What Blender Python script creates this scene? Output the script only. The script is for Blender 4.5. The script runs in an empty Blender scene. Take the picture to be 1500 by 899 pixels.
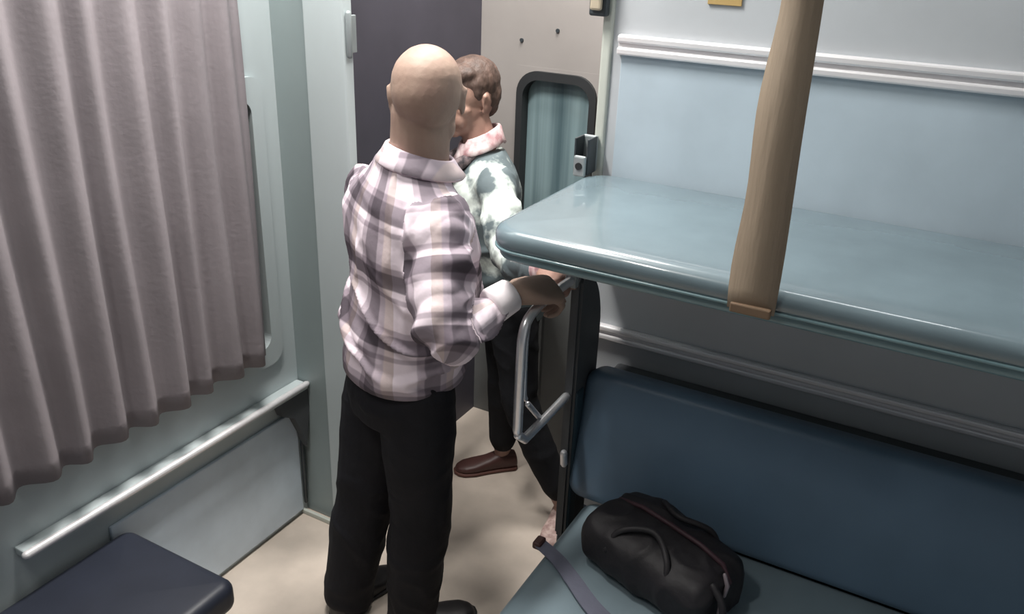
import bpy, bmesh, math, random
import numpy as np
from mathutils import Vector, Matrix, noise
random.seed(4)
sc = bpy.context.scene
COL = sc.collection
V = Vector
# ------------------------------------------------------------------ camera
CAM_H = 2.0
F_PX = 1250.0
yaw, pit, rol = math.radians(28.2), math.radians(24.1), math.radians(2.2)
fw = V((-math.sin(yaw)*math.cos(pit), math.cos(yaw)*math.cos(pit), -math.sin(pit)))
rr = V((math.cos(yaw), math.sin(yaw), 0)); uu = rr.cross(fw)
r2 = math.cos(rol)*rr + math.sin(rol)*uu; u2 = -math.sin(rol)*rr + math.cos(rol)*uu
cd = bpy.data.cameras.new('camera'); cam = bpy.data.objects.new('camera', cd); COL.objects.link(cam)
M = Matrix((r2, u2, -fw)).transposed().to_4x4(); M.translation = V((0, 0, CAM_H))
cam.matrix_world = M
cd.sensor_fit = 'HORIZONTAL'; cd.sensor_width = 36.0; cd.lens = 36.0*F_PX/1500.0
cd.clip_start = 0.02
sc.camera = cam
sc.view_settings.view_transform = 'Standard'; sc.view_settings.look = 'None'
sc.view_settings.gamma = 1.0; sc.view_settings.use_curve_mapping = False
sc.view_settings.exposure = 0.0

# ------------------------------------------------------------------ materials
def lin(c):
    return tuple(((v/255.0)/12.92 if v/255.0 <= .04045 else ((v/255.0+.055)/1.055)**2.4) for v in c)
def mat(name, rgb, rough=.6, metal=0.0, var=.08, vscale=6.0, bump=.0, bscale=40.0, rgb2=None, spec=.5, coat=0.0, stretch=(1, 1, 1), emit=None):
    m = bpy.data.materials.new(name); m.use_nodes = True
    nt = m.node_tree; b = nt.nodes['Principled BSDF']
    tc = nt.nodes.new('ShaderNodeTexCoord'); mp = nt.nodes.new('ShaderNodeMapping')
    mp.inputs['Scale'].default_value = stretch
    nt.links.new(tc.outputs['Object'], mp.inputs['Vector'])
    nz = nt.nodes.new('ShaderNodeTexNoise'); nz.inputs['Scale'].default_value = vscale; nz.inputs['Detail'].default_value = 5
    nt.links.new(mp.outputs['Vector'], nz.inputs['Vector'])
    rp = nt.nodes.new('ShaderNodeValToRGB')
    c = lin(rgb); c2 = lin(rgb2) if rgb2 else tuple(v*(1-var*1.6) for v in c)
    c1 = c if rgb2 else tuple(min(1, v*(1+var)) for v in c)
    rp.color_ramp.elements[0].position = .35; rp.color_ramp.elements[0].color = (*c2, 1)
    rp.color_ramp.elements[1].position = .65; rp.color_ramp.elements[1].color = (*c1, 1)
    nt.links.new(nz.outputs['Fac'], rp.inputs['Fac'])
    nt.links.new(rp.outputs['Color'], b.inputs['Base Color'])
    b.inputs['Roughness'].default_value = rough; b.inputs['Metallic'].default_value = metal
    b.inputs['Specular IOR Level'].default_value = spec; b.inputs['Coat Weight'].default_value = coat
    if bump:
        n2 = nt.nodes.new('ShaderNodeTexNoise'); n2.inputs['Scale'].default_value = bscale; n2.inputs['Detail'].default_value = 4
        nt.links.new(mp.outputs['Vector'], n2.inputs['Vector'])
        bp = nt.nodes.new('ShaderNodeBump'); bp.inputs['Strength'].default_value = bump; bp.inputs['Distance'].default_value = .004
        nt.links.new(n2.outputs['Fac'], bp.inputs['Height']); nt.links.new(bp.outputs['Normal'], b.inputs['Normal'])
    if emit:
        b.inputs['Emission Color'].default_value = (1, .97, .92, 1); b.inputs['Emission Strength'].default_value = emit
    return m

def plaid_mat():
    m = bpy.data.materials.new('plaid_cotton'); m.use_nodes = True
    nt = m.node_tree; b = nt.nodes['Principled BSDF']; N = nt.nodes.new; L = nt.links.new
    at = N('ShaderNodeAttribute'); at.attribute_name = 'plaid'
    sp = N('ShaderNodeSeparateXYZ'); L(at.outputs['Vector'], sp.inputs[0])
    def bands(sock, period, stops):
        d = N('ShaderNodeMath'); d.operation = 'DIVIDE'; L(sock, d.inputs[0]); d.inputs[1].default_value = period
        f = N('ShaderNodeMath'); f.operation = 'FRACT'; L(d.outputs[0], f.inputs[0])
        r = N('ShaderNodeValToRGB'); r.color_ramp.interpolation = 'LINEAR'
        els = r.color_ramp.elements
        flat = []
        for i, (p, c) in enumerate(stops):
            e = stops[i+1][0] if i+1 < len(stops) else 1.0
            flat += [(p+.012, c), (e-.012, c)]
        els[0].position, els[0].color = flat[0][0], (*flat[0][1], 1)
        els[1].position, els[1].color = flat[-1][0], (*flat[-1][1], 1)
        for p, c in flat[1:-1]:
            q = els.new(p); q.color = (*c, 1)
        L(f.outputs[0], r.inputs['Fac']); return r.outputs['Color']
    W = lin((250, 242, 247)); Gm = lin((198, 189, 196)); Dk = lin((142, 135, 142)); Yl = lin((220, 208, 204))
    a = bands(sp.outputs['X'], .165, [(0, W), (.34, Gm), (.46, Dk), (.72, Gm), (.84, Yl)])
    c = bands(sp.outputs['Y'], .160, [(0, W), (.36, Gm), (.44, W), (.54, Dk), (.80, Gm), (.90, W)])
    mx = N('ShaderNodeMix'); mx.data_type = 'RGBA'; mx.blend_type = 'MULTIPLY'; mx.inputs[0].default_value = 1
    L(a, mx.inputs[6]); L(c, mx.inputs[7])
    g = N('ShaderNodeGamma'); g.inputs['Gamma'].default_value = .95; L(mx.outputs[2], g.inputs['Color'])
    L(g.outputs[0], b.inputs['Base Color']); b.inputs['Roughness'].default_value = .75; b.inputs['Specular IOR Level'].default_value = .3
    n2 = N('ShaderNodeTexNoise'); n2.inputs['Scale'].default_value = 45; tc = N('ShaderNodeTexCoord'); L(tc.outputs['Object'], n2.inputs['Vector'])
    bp = N('ShaderNodeBump'); bp.inputs['Strength'].default_value = .35; bp.inputs['Distance'].default_value = .004
    L(n2.outputs['Fac'], bp.inputs['Height']); L(bp.outputs['Normal'], b.inputs['Normal'])
    return m

MT = dict(
    floor=mat('beige_vinyl', (196, 184, 172), .5, var=.14, vscale=3.5, bump=.1, bscale=14),
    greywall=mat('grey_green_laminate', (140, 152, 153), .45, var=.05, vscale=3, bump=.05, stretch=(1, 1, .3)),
    palewall=mat('pale_teal_laminate', (184, 194, 196), .42, var=.05, vscale=3, stretch=(1, 1, .3)),
    ceil=mat('off_white_ceiling', (205, 205, 200), .6),
    beige=mat('beige_laminate', (146, 141, 138), .5, var=.05, vscale=3, bump=.04),
    post=mat('greenish_grey_edge', (186, 190, 182), .5, var=.04),
    partition=mat('light_grey_laminate', (178, 182, 186), .45, var=.04, vscale=3),
    lightblue=mat('light_blue_laminate', (176, 190, 200), .4, var=.05, vscale=4),
    dark=mat('dark_slate_panel', (68, 66, 76), .55, var=.06),
    dark_grey=mat('dark_grey_panel', (98, 100, 100), .5, var=.07),
    rubber=mat('black_rubber', (38, 40, 42), .6),
    teal_glass=mat('teal_tinted_glass', (140, 162, 166), .12, rgb2=(84, 104, 110), var=.22, vscale=3.2, stretch=(5, 1, .12), coat=.6),  # opaque pane, pale streaks painted in for reflections and the interior beyond
    dark_glass=mat('dark_glass', (22, 24, 30), .1, coat=.5),
    alu=mat('brushed_aluminium', (236, 234, 236), .32, metal=.35, var=.03, stretch=(1, 20, 20)),
    chrome=mat('chrome', (232, 232, 236), .28, metal=.75, var=.03),
    vinyl=mat('teal_vinyl', (106, 122, 129), .26, var=.06, vscale=5, bump=.12, bscale=9, spec=.6, coat=.6),
    vinyl_side=mat('teal_vinyl_edge', (110, 136, 142), .3, var=.06, vscale=5, bump=.1, bscale=9, coat=.35),
    blue=mat('blue_vinyl', (92, 114, 134), .38, var=.07, vscale=4, bump=.15, bscale=7),
    seatvinyl=mat('seat_vinyl', (122, 138, 146), .35, var=.07, vscale=4, bump=.15, bscale=7),
    edgepad=mat('dark_teal_vinyl', (50, 70, 80), .45, var=.06),
    endpad=mat('charcoal_pad', (74, 77, 80), .55, var=.06),
    skin=mat('brown_skin', (158, 135, 120), .62, var=.09, vscale=9, bump=.15, bscale=120, rgb2=(146, 120, 108)),
    skin2=mat('tan_skin', (158, 126, 112), .5, var=.09, vscale=9, bump=.15, bscale=120, rgb2=(142, 110, 98)),
    hair=mat('dark_brown_hair', (84, 66, 58), .6, var=.25, vscale=40, bump=.9, bscale=110, stretch=(1, 1, .25)),
    brow=mat('eyebrow_hair', (36, 28, 26), .7, bump=.6, bscale=150),
    white_eye=mat('eye_white', (215, 208, 200), .25), iris=mat('brown_iris', (38, 24, 18), .2),
    lip=mat('lips', (120, 74, 66), .45),
    trouser=mat('black_trouser_cloth', (30, 30, 35), .8, var=.10, vscale=10, bump=.3, bscale=60, spec=.25),
    jean=mat('dark_trouser_cloth', (26, 27, 31), .8, var=.12, vscale=10, bump=.3, bscale=60, spec=.25),
    plaid=plaid_mat(),
    camo=mat('pale_green_patched_cotton', (226, 236, 230), .75, vscale=8, rgb2=(92, 104, 108), bump=.3, bscale=50),
    scarf=mat('dark_patterned_cotton', (128, 112, 114), .8, vscale=60, rgb2=(50, 46, 50), bump=.4, bscale=60),
    pink=mat('pink_white_cloth', (226, 210, 210), .8, vscale=30, rgb2=(170, 128, 132)),
    cuffw=mat('white_cuff_cotton', (238, 230, 234), .75, var=.04, bump=.2),
    shoe=mat('black_leather', (30, 28, 30), .4), shoe2=mat('red_brown_leather', (72, 44, 40), .5),
    slip=mat('pink_grey_slipper', (190, 168, 160), .7, vscale=60, rgb2=(150, 122, 118)), sole=mat('brown_sole', (92, 58, 50), .7),
    bag=mat('black_bag_nylon', (32, 29, 33), .65, var=.15, vscale=6, bump=.3, bscale=60),
    bagtrim=mat('maroon_bag_trim', (62, 38, 46), .6), zip=mat('pale_zip', (150, 138, 144), .4, metal=.4),
    strap=mat('grey_violet_webbing', (104, 106, 122), .7, bump=.3, bscale=90),
    tan=mat('tan_webbing', (150, 134, 116), .75, var=.08, bump=.5, bscale=60, stretch=(1, 1, .1)),
    curtain=mat('mauve_curtain_cloth', (138, 131, 135), .85, var=.05, vscale=5, bump=.2, bscale=70),
    sidepanel=mat('blue_grey_side_panel', (200, 214, 226), .5, var=.06),
    plaque=mat('ochre_plaque', (176, 148, 96), .5), bracket=mat('painted_steel', (150, 158, 160), .4, metal=.4),
    darkmetal=mat('dark_steel', (60, 66, 70), .45, metal=.3), hole=mat('hole_shade', (26, 28, 30), .7),
    navy=mat('navy_vinyl', (38, 42, 54), .45, var=.08, bump=.1),
    lamp=mat('lit_tube_diffuser', (250, 250, 250), .5, emit=3.0),
)

for e_, p_ in zip(MT['camo'].node_tree.nodes['Color Ramp'].color_ramp.elements, (.51, .60)): e_.position = p_
# ------------------------------------------------------------------ mesh helpers
def tagp(o, label=None, cat=None, group=None, kind=None):
    if label: o['label'] = label
    if cat: o['category'] = cat
    if group: o['group'] = group
    if kind: o['kind'] = kind
    return o
def link(name, me, m, parent=None, loc=None, smooth=True):
    o = bpy.data.objects.new(name, me); COL.objects.link(o)
    if m is not None and not me.materials: me.materials.append(m)
    if parent is not None: o.parent = parent
    if loc is not None: o.location = loc
    if smooth:
        for p in me.polygons: p.use_smooth = True
    return o
def empty(name, loc, label, cat, group=None):
    o = bpy.data.objects.new(name, None); COL.objects.link(o); o.location = loc; o.empty_display_size = .1
    return tagp(o, label, cat, group)
def from_bm(name, bm, m, parent=None, smooth=False, origin=V((0, 0, 0))):
    bmesh.ops.recalc_face_normals(bm, faces=bm.faces)
    wl = (parent.matrix_basis.translation if parent is not None else V((0, 0, 0)))
    p = parent
    base = V((0, 0, 0))
    while p is not None:
        base += p.location; p = p.parent
    # vertices are given in world coordinates; store them relative to origin (or parent base)
    off = base if parent is not None else origin
    bmesh.ops.translate(bm, verts=bm.verts, vec=-off)
    me = bpy.data.meshes.new(name); bm.to_mesh(me); bm.free()
    o = link(name, me, m, parent, None if parent is not None else origin, smooth)
    if smooth is None: pass
    return o
def bx(bm, x0, x1, y0, y1, z0, z1, bev=0.0, seg=2):
    r = bmesh.ops.create_cube(bm, size=1)
    vs = r['verts']
    for v in vs:
        v.co = V(((x0+x1)/2+v.co.x*(x1-x0), (y0+y1)/2+v.co.y*(y1-y0), (z0+z1)/2+v.co.z*(z1-z0)))
    if bev:
        es = list({e for v in vs for e in v.link_edges})
        bmesh.ops.bevel(bm, geom=es, offset=bev, segments=seg, affect='EDGES', profile=.5)
def box(name, m, b, bev=.002, parent=None, seg=2, **kw):
    bm = bmesh.new(); bx(bm, *b, bev=bev, seg=seg)
    o = from_bm(name, bm, m, parent, False, V(((b[0]+b[1])/2, (b[2]+b[3])/2, b[4])) if parent is None else V((0, 0, 0)))
    return tagp(o, **kw) if kw else o
def struct(o): o['kind'] = 'structure'; return o
def catmull(pts, n=6):
    pts = [np.array(p, float) for p in pts]; out = []
    P = [2*pts[0]-pts[1]]+pts+[2*pts[-1]-pts[-2]]
    for i in range(1, len(P)-2):
        for k in range(n):
            t = k/n
            out.append(.5*((2*P[i])+(-P[i-1]+P[i+1])*t+(2*P[i-1]-5*P[i]+4*P[i+1]-P[i+2])*t*t+(-P[i-1]+3*P[i]-3*P[i+1]+P[i+2])*t**3))
    out.append(pts[-1]); return out
def tube(bm, pts, rad, seg=16, caps=True, round_caps=False):
    """sweep a circle along points, rad a number or one per point"""
    pts = [V(p) for p in pts]; n = len(pts)
    if not hasattr(rad, '__len__'): rad = [rad]*n
    rad = list(rad)
    if round_caps:
        d0 = (pts[0]-pts[1]).normalized(); d1 = (pts[-1]-pts[-2]).normalized()
        a, b = rad[0], rad[-1]
        pts = [pts[0]+d0*a*.95, pts[0]+d0*a*.7]+pts+[pts[-1]+d1*b*.7, pts[-1]+d1*b*.95]
        rad = [a*.3, a*.72]+rad+[b*.72, b*.3]; n += 4
    rings = []; ref = None
    for i, p in enumerate(pts):
        t = (pts[min(i+1, n-1)]-pts[max(i-1, 0)]).normalized()
        if ref is None:
            ref = t.orthogonal().normalized()
        ref = (ref-t*ref.dot(t)).normalized(); bi = t.cross(ref)
        rings.append([bm.verts.new(p+(ref*math.cos(2*math.pi*k/seg)+bi*math.sin(2*math.pi*k/seg))*rad[i]) for k in range(seg)])
    for i in range(n-1):
        for k in range(seg):
            bm.faces.new((rings[i][k], rings[i][(k+1) % seg], rings[i+1][(k+1) % seg], rings[i+1][k]))
    if caps:
        bm.faces.new(rings[0][::-1]); bm.faces.new(rings[-1])
def stube(bm, ctrl, n=6, seg=16):
    """smooth tapered tube with rounded ends; ctrl = [(x,y,z,r),...]"""
    c = catmull(ctrl, n)
    tube(bm, [q[:3] for q in c], [max(.001, q[3]) for q in c], seg, True, True)
def ell(bm, c, r, R=None, sub=3):
    q = bmesh.ops.create_icosphere(bm, subdivisions=sub, radius=1)
    for v in q['verts']:
        p = V((v.co.x*r[0], v.co.y*r[1], v.co.z*r[2]))
        v.co = V(c)+(R @ p if R is not None else p)
def loft(bm, secs, seg=32, expo=2.3):
    """secs = [(center, right vec, fwd vec, a, b_front, b_back)]"""
    rings = []
    for (c, rv, fv, a, bf, bb) in secs:
        ring = []
        for k in range(seg):
            t = 2*math.pi*k/seg; cs, sn = math.cos(t), math.sin(t)
            x = math.copysign(abs(cs)**(2/expo), cs)*a; y = math.copysign(abs(sn)**(2/expo), sn)*(bf if sn > 0 else bb)
            ring.append(bm.verts.new(V(c)+V(rv)*x+V(fv)*y))
        rings.append(ring)
    for i in range(len(rings)-1):
        for k in range(seg):
            bm.faces.new((rings[i][k], rings[i][(k+1) % seg], rings[i+1][(k+1) % seg], rings[i+1][k]))
    bm.faces.new(rings[0][::-1]); bm.faces.new(rings[-1])
def remesh(bm, voxel, smooth=6, fac=.6):
    bmesh.ops.recalc_face_normals(bm, faces=bm.faces)
    me = bpy.data.meshes.new('tmp'); bm.to_mesh(me); bm.free()
    o = bpy.data.objects.new('tmp', me); COL.objects.link(o)
    md = o.modifiers.new('r', 'REMESH'); md.mode = 'VOXEL'; md.voxel_size = voxel
    if smooth:
        s = o.modifiers.new('s', 'SMOOTH'); s.iterations = smooth; s.factor = fac
    dg = bpy.context.evaluated_depsgraph_get(); dg.update()
    out = bpy.data.meshes.new_from_object(o.evaluated_get(dg))
    bpy.data.objects.remove(o); bpy.data.meshes.remove(me)
    out.materials.clear()
    return out
def coords(me):
    a = np.empty(len(me.vertices)*3); me.vertices.foreach_get('co', a); return a.reshape(-1, 3)
def normals(me):
    a = np.empty(len(me.vertices)*3); me.vertices.foreach_get('normal', a); return a.reshape(-1, 3)
def setco(me, a):
    me.vertices.foreach_set('co', np.ascontiguousarray(a).ravel()); me.update()
def base_of(parent):
    b = V((0, 0, 0))
    while parent is not None: b += parent.location; parent = parent.parent
    return b
def link_world(name, me, m, parent):
    setco(me, coords(me)-np.array(base_of(parent)))
    me.name = name
    return link(name, me, m, parent)
def fold(p, f, seed, oct=2):
    v = noise.noise(V((p[0]*f[0]+seed, p[1]*f[1]+seed*1.7, p[2]*f[2])))
    if oct > 1: v += .5*noise.noise(V((p[0]*f[0]*2.1+seed, p[1]*f[1]*2.1, p[2]*f[2]*2.1+seed)))
    return v
def ridge(v): return max(0.0, 1-abs(v)*4.0)

# =================================================================== SETTING
XW = -1.86        # side wall
YP = 2.20         # partition that carries the berth
struct(box('floor', MT['floor'], (-2.1, 1.3, -1.2, 3.4, -.05, 0), 0))
struct(box('ceiling', MT['ceil'], (-2.1, 1.3, -1.2, 3.4, 3.0, 3.05), 0))
# left wall, window cut out of it
WY0, WY1, WZ0, WZ1 = .82, 1.845, .69, 1.55
bm = bmesh.new()
bx(bm, XW-.06, XW, -1.2, WY0, 0, 3.0); bx(bm, XW-.06, XW, WY1, 1.935, 0, 3.0)
bx(bm, XW-.06, XW, WY0, WY1, 0, WZ0); bx(bm, XW-.06, XW, WY0, WY1, WZ1, 3.0)
struct(from_bm('wall_left', bm, MT['palewall']))
def rrect(cy, cz, hy, hz, r, n=8):
    o = []
    for q, (sy, sz) in enumerate(((1, 1), (-1, 1), (-1, -1), (1, -1))):
        for k in range(n+1):
            a = math.pi/2*(q+k/n); o.append((cy+sy*(hy-r)+r*math.cos(a), cz+sz*(hz-r)+r*math.sin(a)))
    return o
def frame_ring(bm, outer, inner, place, t0, t1):
    """ring between two outlines, from depth t0 to t1"""
    n = len(outer)
    A = [bm.verts.new(place(*p, t1)) for p in outer]; B = [bm.verts.new(place(*p, t1)) for p in inner]
    C = [bm.verts.new(place(*p, t0)) for p in outer]; D = [bm.verts.new(place(*p, t0)) for p in inner]
    for i in range(n):
        j = (i+1) % n
        bm.faces.new((A[i], A[j], B[j], B[i])); bm.faces.new((C[i], C[j], A[j], A[i])); bm.faces.new((B[i], B[j], D[j], D[i])); bm.faces.new((C[i], D[i], D[j], C[j]))
def plate(bm, outline, place, t0, t1):
    A = [bm.verts.new(place(*p, t1)) for p in outline]; C = [bm.verts.new(place(*p, t0)) for p in outline]
    bm.faces.new(A); bm.faces.new(C[::-1]); n = len(outline)
    for i in range(n):
        j = (i+1) % n; bm.faces.new((C[i], C[j], A[j], A[i]))
bm = bmesh.new()
cy, cz = (WY0+WY1)/2, (WZ0+WZ1)/2
frame_ring(bm, rrect(cy, cz, (WY1-WY0)/2+.012, (WZ1-WZ0)/2+.03, .05), rrect(cy, cz, (WY1-WY0)/2-.035, (WZ1-WZ0)/2-.035, .04), lambda y, z, t: V((XW+t, y, z)), -.05, .012)
wf = struct(from_bm('window_1', bm, MT['palewall'], smooth=False))
bm = bmesh.new(); bx(bm, XW-.045, XW-.038, WY0+.02, WY1-.02, WZ0+.02, WZ1-.02); from_bm('pane', bm, MT['dark_glass'], wf)
# column at the end of the side bay: recessed grey face and proud pale door jamb
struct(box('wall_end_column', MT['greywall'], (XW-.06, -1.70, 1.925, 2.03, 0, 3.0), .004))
struct(box('trim_jamb', MT['palewall'], (-1.72, -1.575, 1.905, 1.945, 0, 3.0), .006, seg=3))
struct(box('wall_vestibule_left', MT['dark'], (-1.78, -1.72, 1.945, 2.94, 0, 3.0), 0))
struct(box('trim_skirting', MT['post'], (XW, -1.575, 1.892, 1.905, 0, .018), .003))
# vestibule end wall with round-cornered window
EY = 2.88
wx0, wx1, wz0, wz1 = -1.545, -1.235, .78, 1.50
bm = bmesh.new()
bx(bm, -1.78, wx0, EY, EY+.06, 0, 3.0); bx(bm, wx1, -.55, EY, EY+.06, 0, 3.0)
bx(bm, wx0, wx1, EY, EY+.06, 0, wz0); bx(bm, wx0, wx1, EY, EY+.06, wz1, 3.0)
struct(from_bm('wall_end', bm, MT['beige']))
bm = bmesh.new()
cx, cz = (wx0+wx1)/2, (wz0+wz1)/2
pl = lambda x, z, t: V((x, EY-t, z))
# beige corner fillers between square hole and rounded gasket are covered by the gasket flange
frame_ring(bm, rrect(cx, cz, .163, .372, .085), rrect(cx, cz, .137, .340, .065), pl, -.05, .016)
g = struct(from_bm('window_2', bm, MT['rubber']))
bm = bmesh.new(); frame_ring(bm, rrect(cx, cz, .176, .385, .004), rrect(cx, cz, .150, .358, .08), pl, -.03, .0008); from_bm('surround', bm, MT['beige'], g)
bm = bmesh.new(); plate(bm, rrect(cx, cz, .14, .343, .06), pl, -.045, -.035); from_bm('pane', bm, MT['teal_glass'], g)
for (x, z) in ((-1.545, 1.615), (-1.40, 1.66)):
    bm = bmesh.new(); tube(bm, [(x, EY+.01, z), (x, EY-.006, z)], .007, 14)
    tagp(from_bm('wall_screw', bm, MT['darkmetal'], origin=V((x, EY, z))),
         'small dark screw head just above the left corner of the rounded window' if x < -1.5 else 'faint screw head higher on the beige wall, above the middle of the rounded window', 'screw')
struct(box('trim_shade_panel', MT['dark_grey'], (-1.72, -1.27, EY-.006, EY, 0, .72), .002))  # dark sheet standing in for the shade on the lower end wall
# right side of vestibule, out past the partition
struct(box('wall_vestibule_right', MT['beige'], (-.80, -.74, YP+.07, EY, 0, 3.0), 0))
# partition that carries the berth and seat back
struct(box('wall_partition', MT['partition'], (-.925, 1.2, YP, YP+.07, 0, 3.0), .006))
struct(box('trim_partition_edge', MT['post'], (-.935, -.905, YP-.012, YP+.085, 0, 3.0), .008, seg=3))
struct(box('trim_blue_panel', MT['lightblue'], (-.875, 1.2, YP-.008, YP, 1.33, 1.70), .002))
def rail(name, x0, x1, zc, hh, m):
    bm = bmesh.new()
    bx(bm, x0, x1, YP-.014, YP, zc-hh, zc+hh, .002)
    bx(bm, x0, x1, YP-.024, YP-.012, zc+hh*.22, zc+hh*.98, .005)
    bx(bm, x0, x1, YP-.024, YP-.012, zc-hh*.98, zc-hh*.22, .005)
    return struct(from_bm(name, bm, m))
rail('trim_upper_rail', -.885, 1.2, 1.722, .026, MT['alu'])
rail('trim_lower_rail', -.905, 1.2, .888, .022, MT['alu'])
struct(box('wall_window_side', MT['partition'], (1.14, 1.2, -1.2, YP, 0, 3.0), 0))

# =================================================================== RAISED BERTH
def pad_mesh(bm, x0, x1, y0, y1, z0, z1, rc, re, crown=.006, nx=40):
    """upholstered slab: rounded plan corners (rc) and rolled edges (re)"""
    hx, hy = (x1-x0)/2, (y1-y0)/2; cx, cy = (x0+x1)/2, (y0+y1)/2; h = (z1-z0)
    re = min(re, h/2*.98)
    prof = [(re, 0)]
    for k in range(1, 7):
        a = math.pi/2*k/6; prof.append((re*(1-math.sin(a)), re*(1-math.cos(a))))
    for k in range(0, 7):
        a = math.pi/2*k/6; prof.append((re*(1-math.cos(a)), h-re+re*math.sin(a)))
    def ring(inset, z, nc=10, ns=14):
        pts = []; r = max(.004, rc-inset); ax, ay = hx-inset, hy-inset
        cs = [(1, 1, 0), (-1, 1, 1), (-1, -1, 2), (1, -1, 3)]
        for i, (sx, sy, q) in enumerate(cs):
            for k in range(nc+1):
                a = math.pi/2*(q+k/nc); pts.append((sx*(ax-r)+r*math.cos(a), sy*(ay-r)+r*math.sin(a)))
            nx_, ny_, nq = cs[(i+1) % 4][:2] + (0,)
            e = pts[-1]; q2 = (q+1) % 4; a = math.pi/2*q2
            s = (nx_*(ax-r)+r*math.cos(a), ny_*(ay-r)+r*math.sin(a))
            for k in range(1, ns): pts.append((e[0]+(s[0]-e[0])*k/ns, e[1]+(s[1]-e[1])*k/ns))
        return [bm.verts.new((cx+p[0], cy+p[1], z0+z)) for p in pts]
    rings = [ring(i, z) for i, z in prof]
    for ins in (re+.03, re+.08, re+.15, re+.22):
        if ins < min(hx, hy)-.03: rings.append(ring(ins, h+crown*min(1, (ins-re)/.12)))
    for a, b in zip(rings[:-1], rings[1:]):
        n = len(a)
        for k in range(n): bm.faces.new((a[k], a[(k+1) % n], b[(k+1) % n], b[k]))
    bm.faces.new(rings[0][::-1]); bm.faces.new(rings[-1])
BT = 1.375
berth = empty('padded_berth', (-.1, 1.9, 1.28), 'grey-teal vinyl padded berth fixed to the partition above the seat, rounded corner at the aisle', 'berth')
bm = bmesh.new(); pad_mesh(bm, -.935, 1.12, 1.585, 2.185, 1.316, BT, .085, .026, .008); from_bm('mattress', bm, MT['vinyl'], berth, True)
bm = bmesh.new()
pad_mesh(bm, -.925, 1.12, 1.595, 2.185, 1.298, 1.326, .078, .010, 0); from_bm('berth_board', bm, MT['vinyl_side'], berth, True)
# piping along the front edge
bm = bmesh.new()
pp = [V((1.1, 1.588, 1.325))]+[V((x, 1.588, 1.325)) for x in np.linspace(1.0, -.85, 12)]
for k in range(1, 8):
    a = math.pi/2*k/7; pp.append(V((-.85-.082*math.sin(a), 1.670-.082*math.cos(a), 1.325)))
pp += [V((-.932, y, 1.325)) for y in (1.8, 2.0, 2.17)]
tube(bm, pp, .004, 10); from_bm('piping', bm, MT['vinyl_side'], berth, True)
# hinge bracket at aisle end of the berth
hb = empty('berth_bracket', (-.935, 2.16, 1.37), 'pale steel bracket with a round hole at the far aisle corner of the berth', 'bracket')
bm = bmesh.new(); bx(bm, -.962, -.918, 2.172, 2.186, 1.375, 1.475, .004); from_bm('back_plate', bm, MT['bracket'], hb)
bm = bmesh.new(); bx(bm, -.962, -.956, 2.12, 2.176, 1.375, 1.475, .002); bx(bm, -.924, -.918, 2.12, 2.176, 1.375, 1.475, .002); from_bm('side_cheek', bm, MT['darkmetal'], hb)
bm = bmesh.new(); bx(bm, -.956, -.92, 2.105, 2.118, 1.372, 1.43, .005); from_bm('catch_plate', bm, MT['bracket'], hb)
bm = bmesh.new(); tube(bm, [(-.938, 2.106, 1.402), (-.938, 2.102, 1.402)], .010, 18); from_bm('catch_hole', bm, MT['hole'], hb)  # solid dark disc, the shade inside the hole put into its colour
tb = empty('wall_latch', (-.935, 2.17, 1.80), 'tan-grey metal latch high on the edge of the partition', 'latch')
bm = bmesh.new(); bx(bm, -.965, -.915, 2.16, 2.188, 1.79, 1.92, .006); from_bm('latch_body', bm, MT['darkmetal'], tb)
bm = bmesh.new(); bx(bm, -.957, -.925, 2.145, 2.162, 1.805, 1.91, .006); from_bm('latch_tongue', bm, mat('worn_beige_metal', (172, 160, 140), .5), tb)
box('notice_plaque', MT['plaque'], (-.66, -.575, YP-.006, YP, 1.838, 1.90), .001, label='ochre plaque at the top of the partition, above the double metal rail', cat='plaque')
# tan strap hanging in front of berth
st = empty('suspension_strap', (-.31, 1.572, 1.30), 'wide tan cloth strap hanging down in front of the berth edge', 'strap')
bm = bmesh.new()
zs = np.linspace(2.99, 1.325, 40)
ra, rb = [], []
for i, z in enumerate(zs):
    w = .040-.006*math.sin(max(0, i-14)*.21); yy = 1.566+.004*math.sin(i*.55)
    ra.append((-.312-w+.004*math.sin(i*.8), yy, z)); rb.append((-.312+w, yy-.004*math.cos(i*.4), z))
def ribbon(bm, ra, rb, t):
    n = len(ra); A = [bm.verts.new(p) for p in ra]; B = [bm.verts.new(p) for p in rb]
    t = V(t); C = [bm.verts.new(V(p)+t) for p in ra]; D = [bm.verts.new(V(p)+t) for p in rb]
    for i in range(n-1):
        bm.faces.new((A[i], A[i+1], B[i+1], B[i])); bm.faces.new((C[i], D[i], D[i+1], C[i+1]))
        bm.faces.new((A[i], C[i], C[i+1], A[i+1])); bm.faces.new((B[i], B[i+1], D[i+1], D[i]))
    bm.faces.new((A[0], B[0], D[0], C[0])); bm.faces.new((A[-1], C[-1], D[-1], B[-1]))
ribbon(bm, ra, rb, (0, .006, 0)); from_bm('webbing', bm, MT['tan'], st, True)
bm = bmesh.new(); bx(bm, -.352, -.272, 1.562, 1.576, 1.318, 1.338, .003); from_bm('hem', bm, mat('brown_stitching', (120, 98, 78), .7), st)

# =================================================================== LOWER SEAT
seat = empty('bench_seat', (.1, 1.6, 0), 'blue vinyl bench seat with tall backrest under the berth', 'bench')
bm = bmesh.new(); pad_mesh(bm, -.775, 1.12, 1.22, 1.97, .37, .45, .05, .03, .006); from_bm('seat_cushion', bm, MT['seatvinyl'], seat, True)
bm = bmesh.new()
bx(bm, -.73, 1.12, 1.28, 2.18, .0, .37, .01); from_bm('seat_base', bm, MT['dark_grey'], seat)
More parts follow.
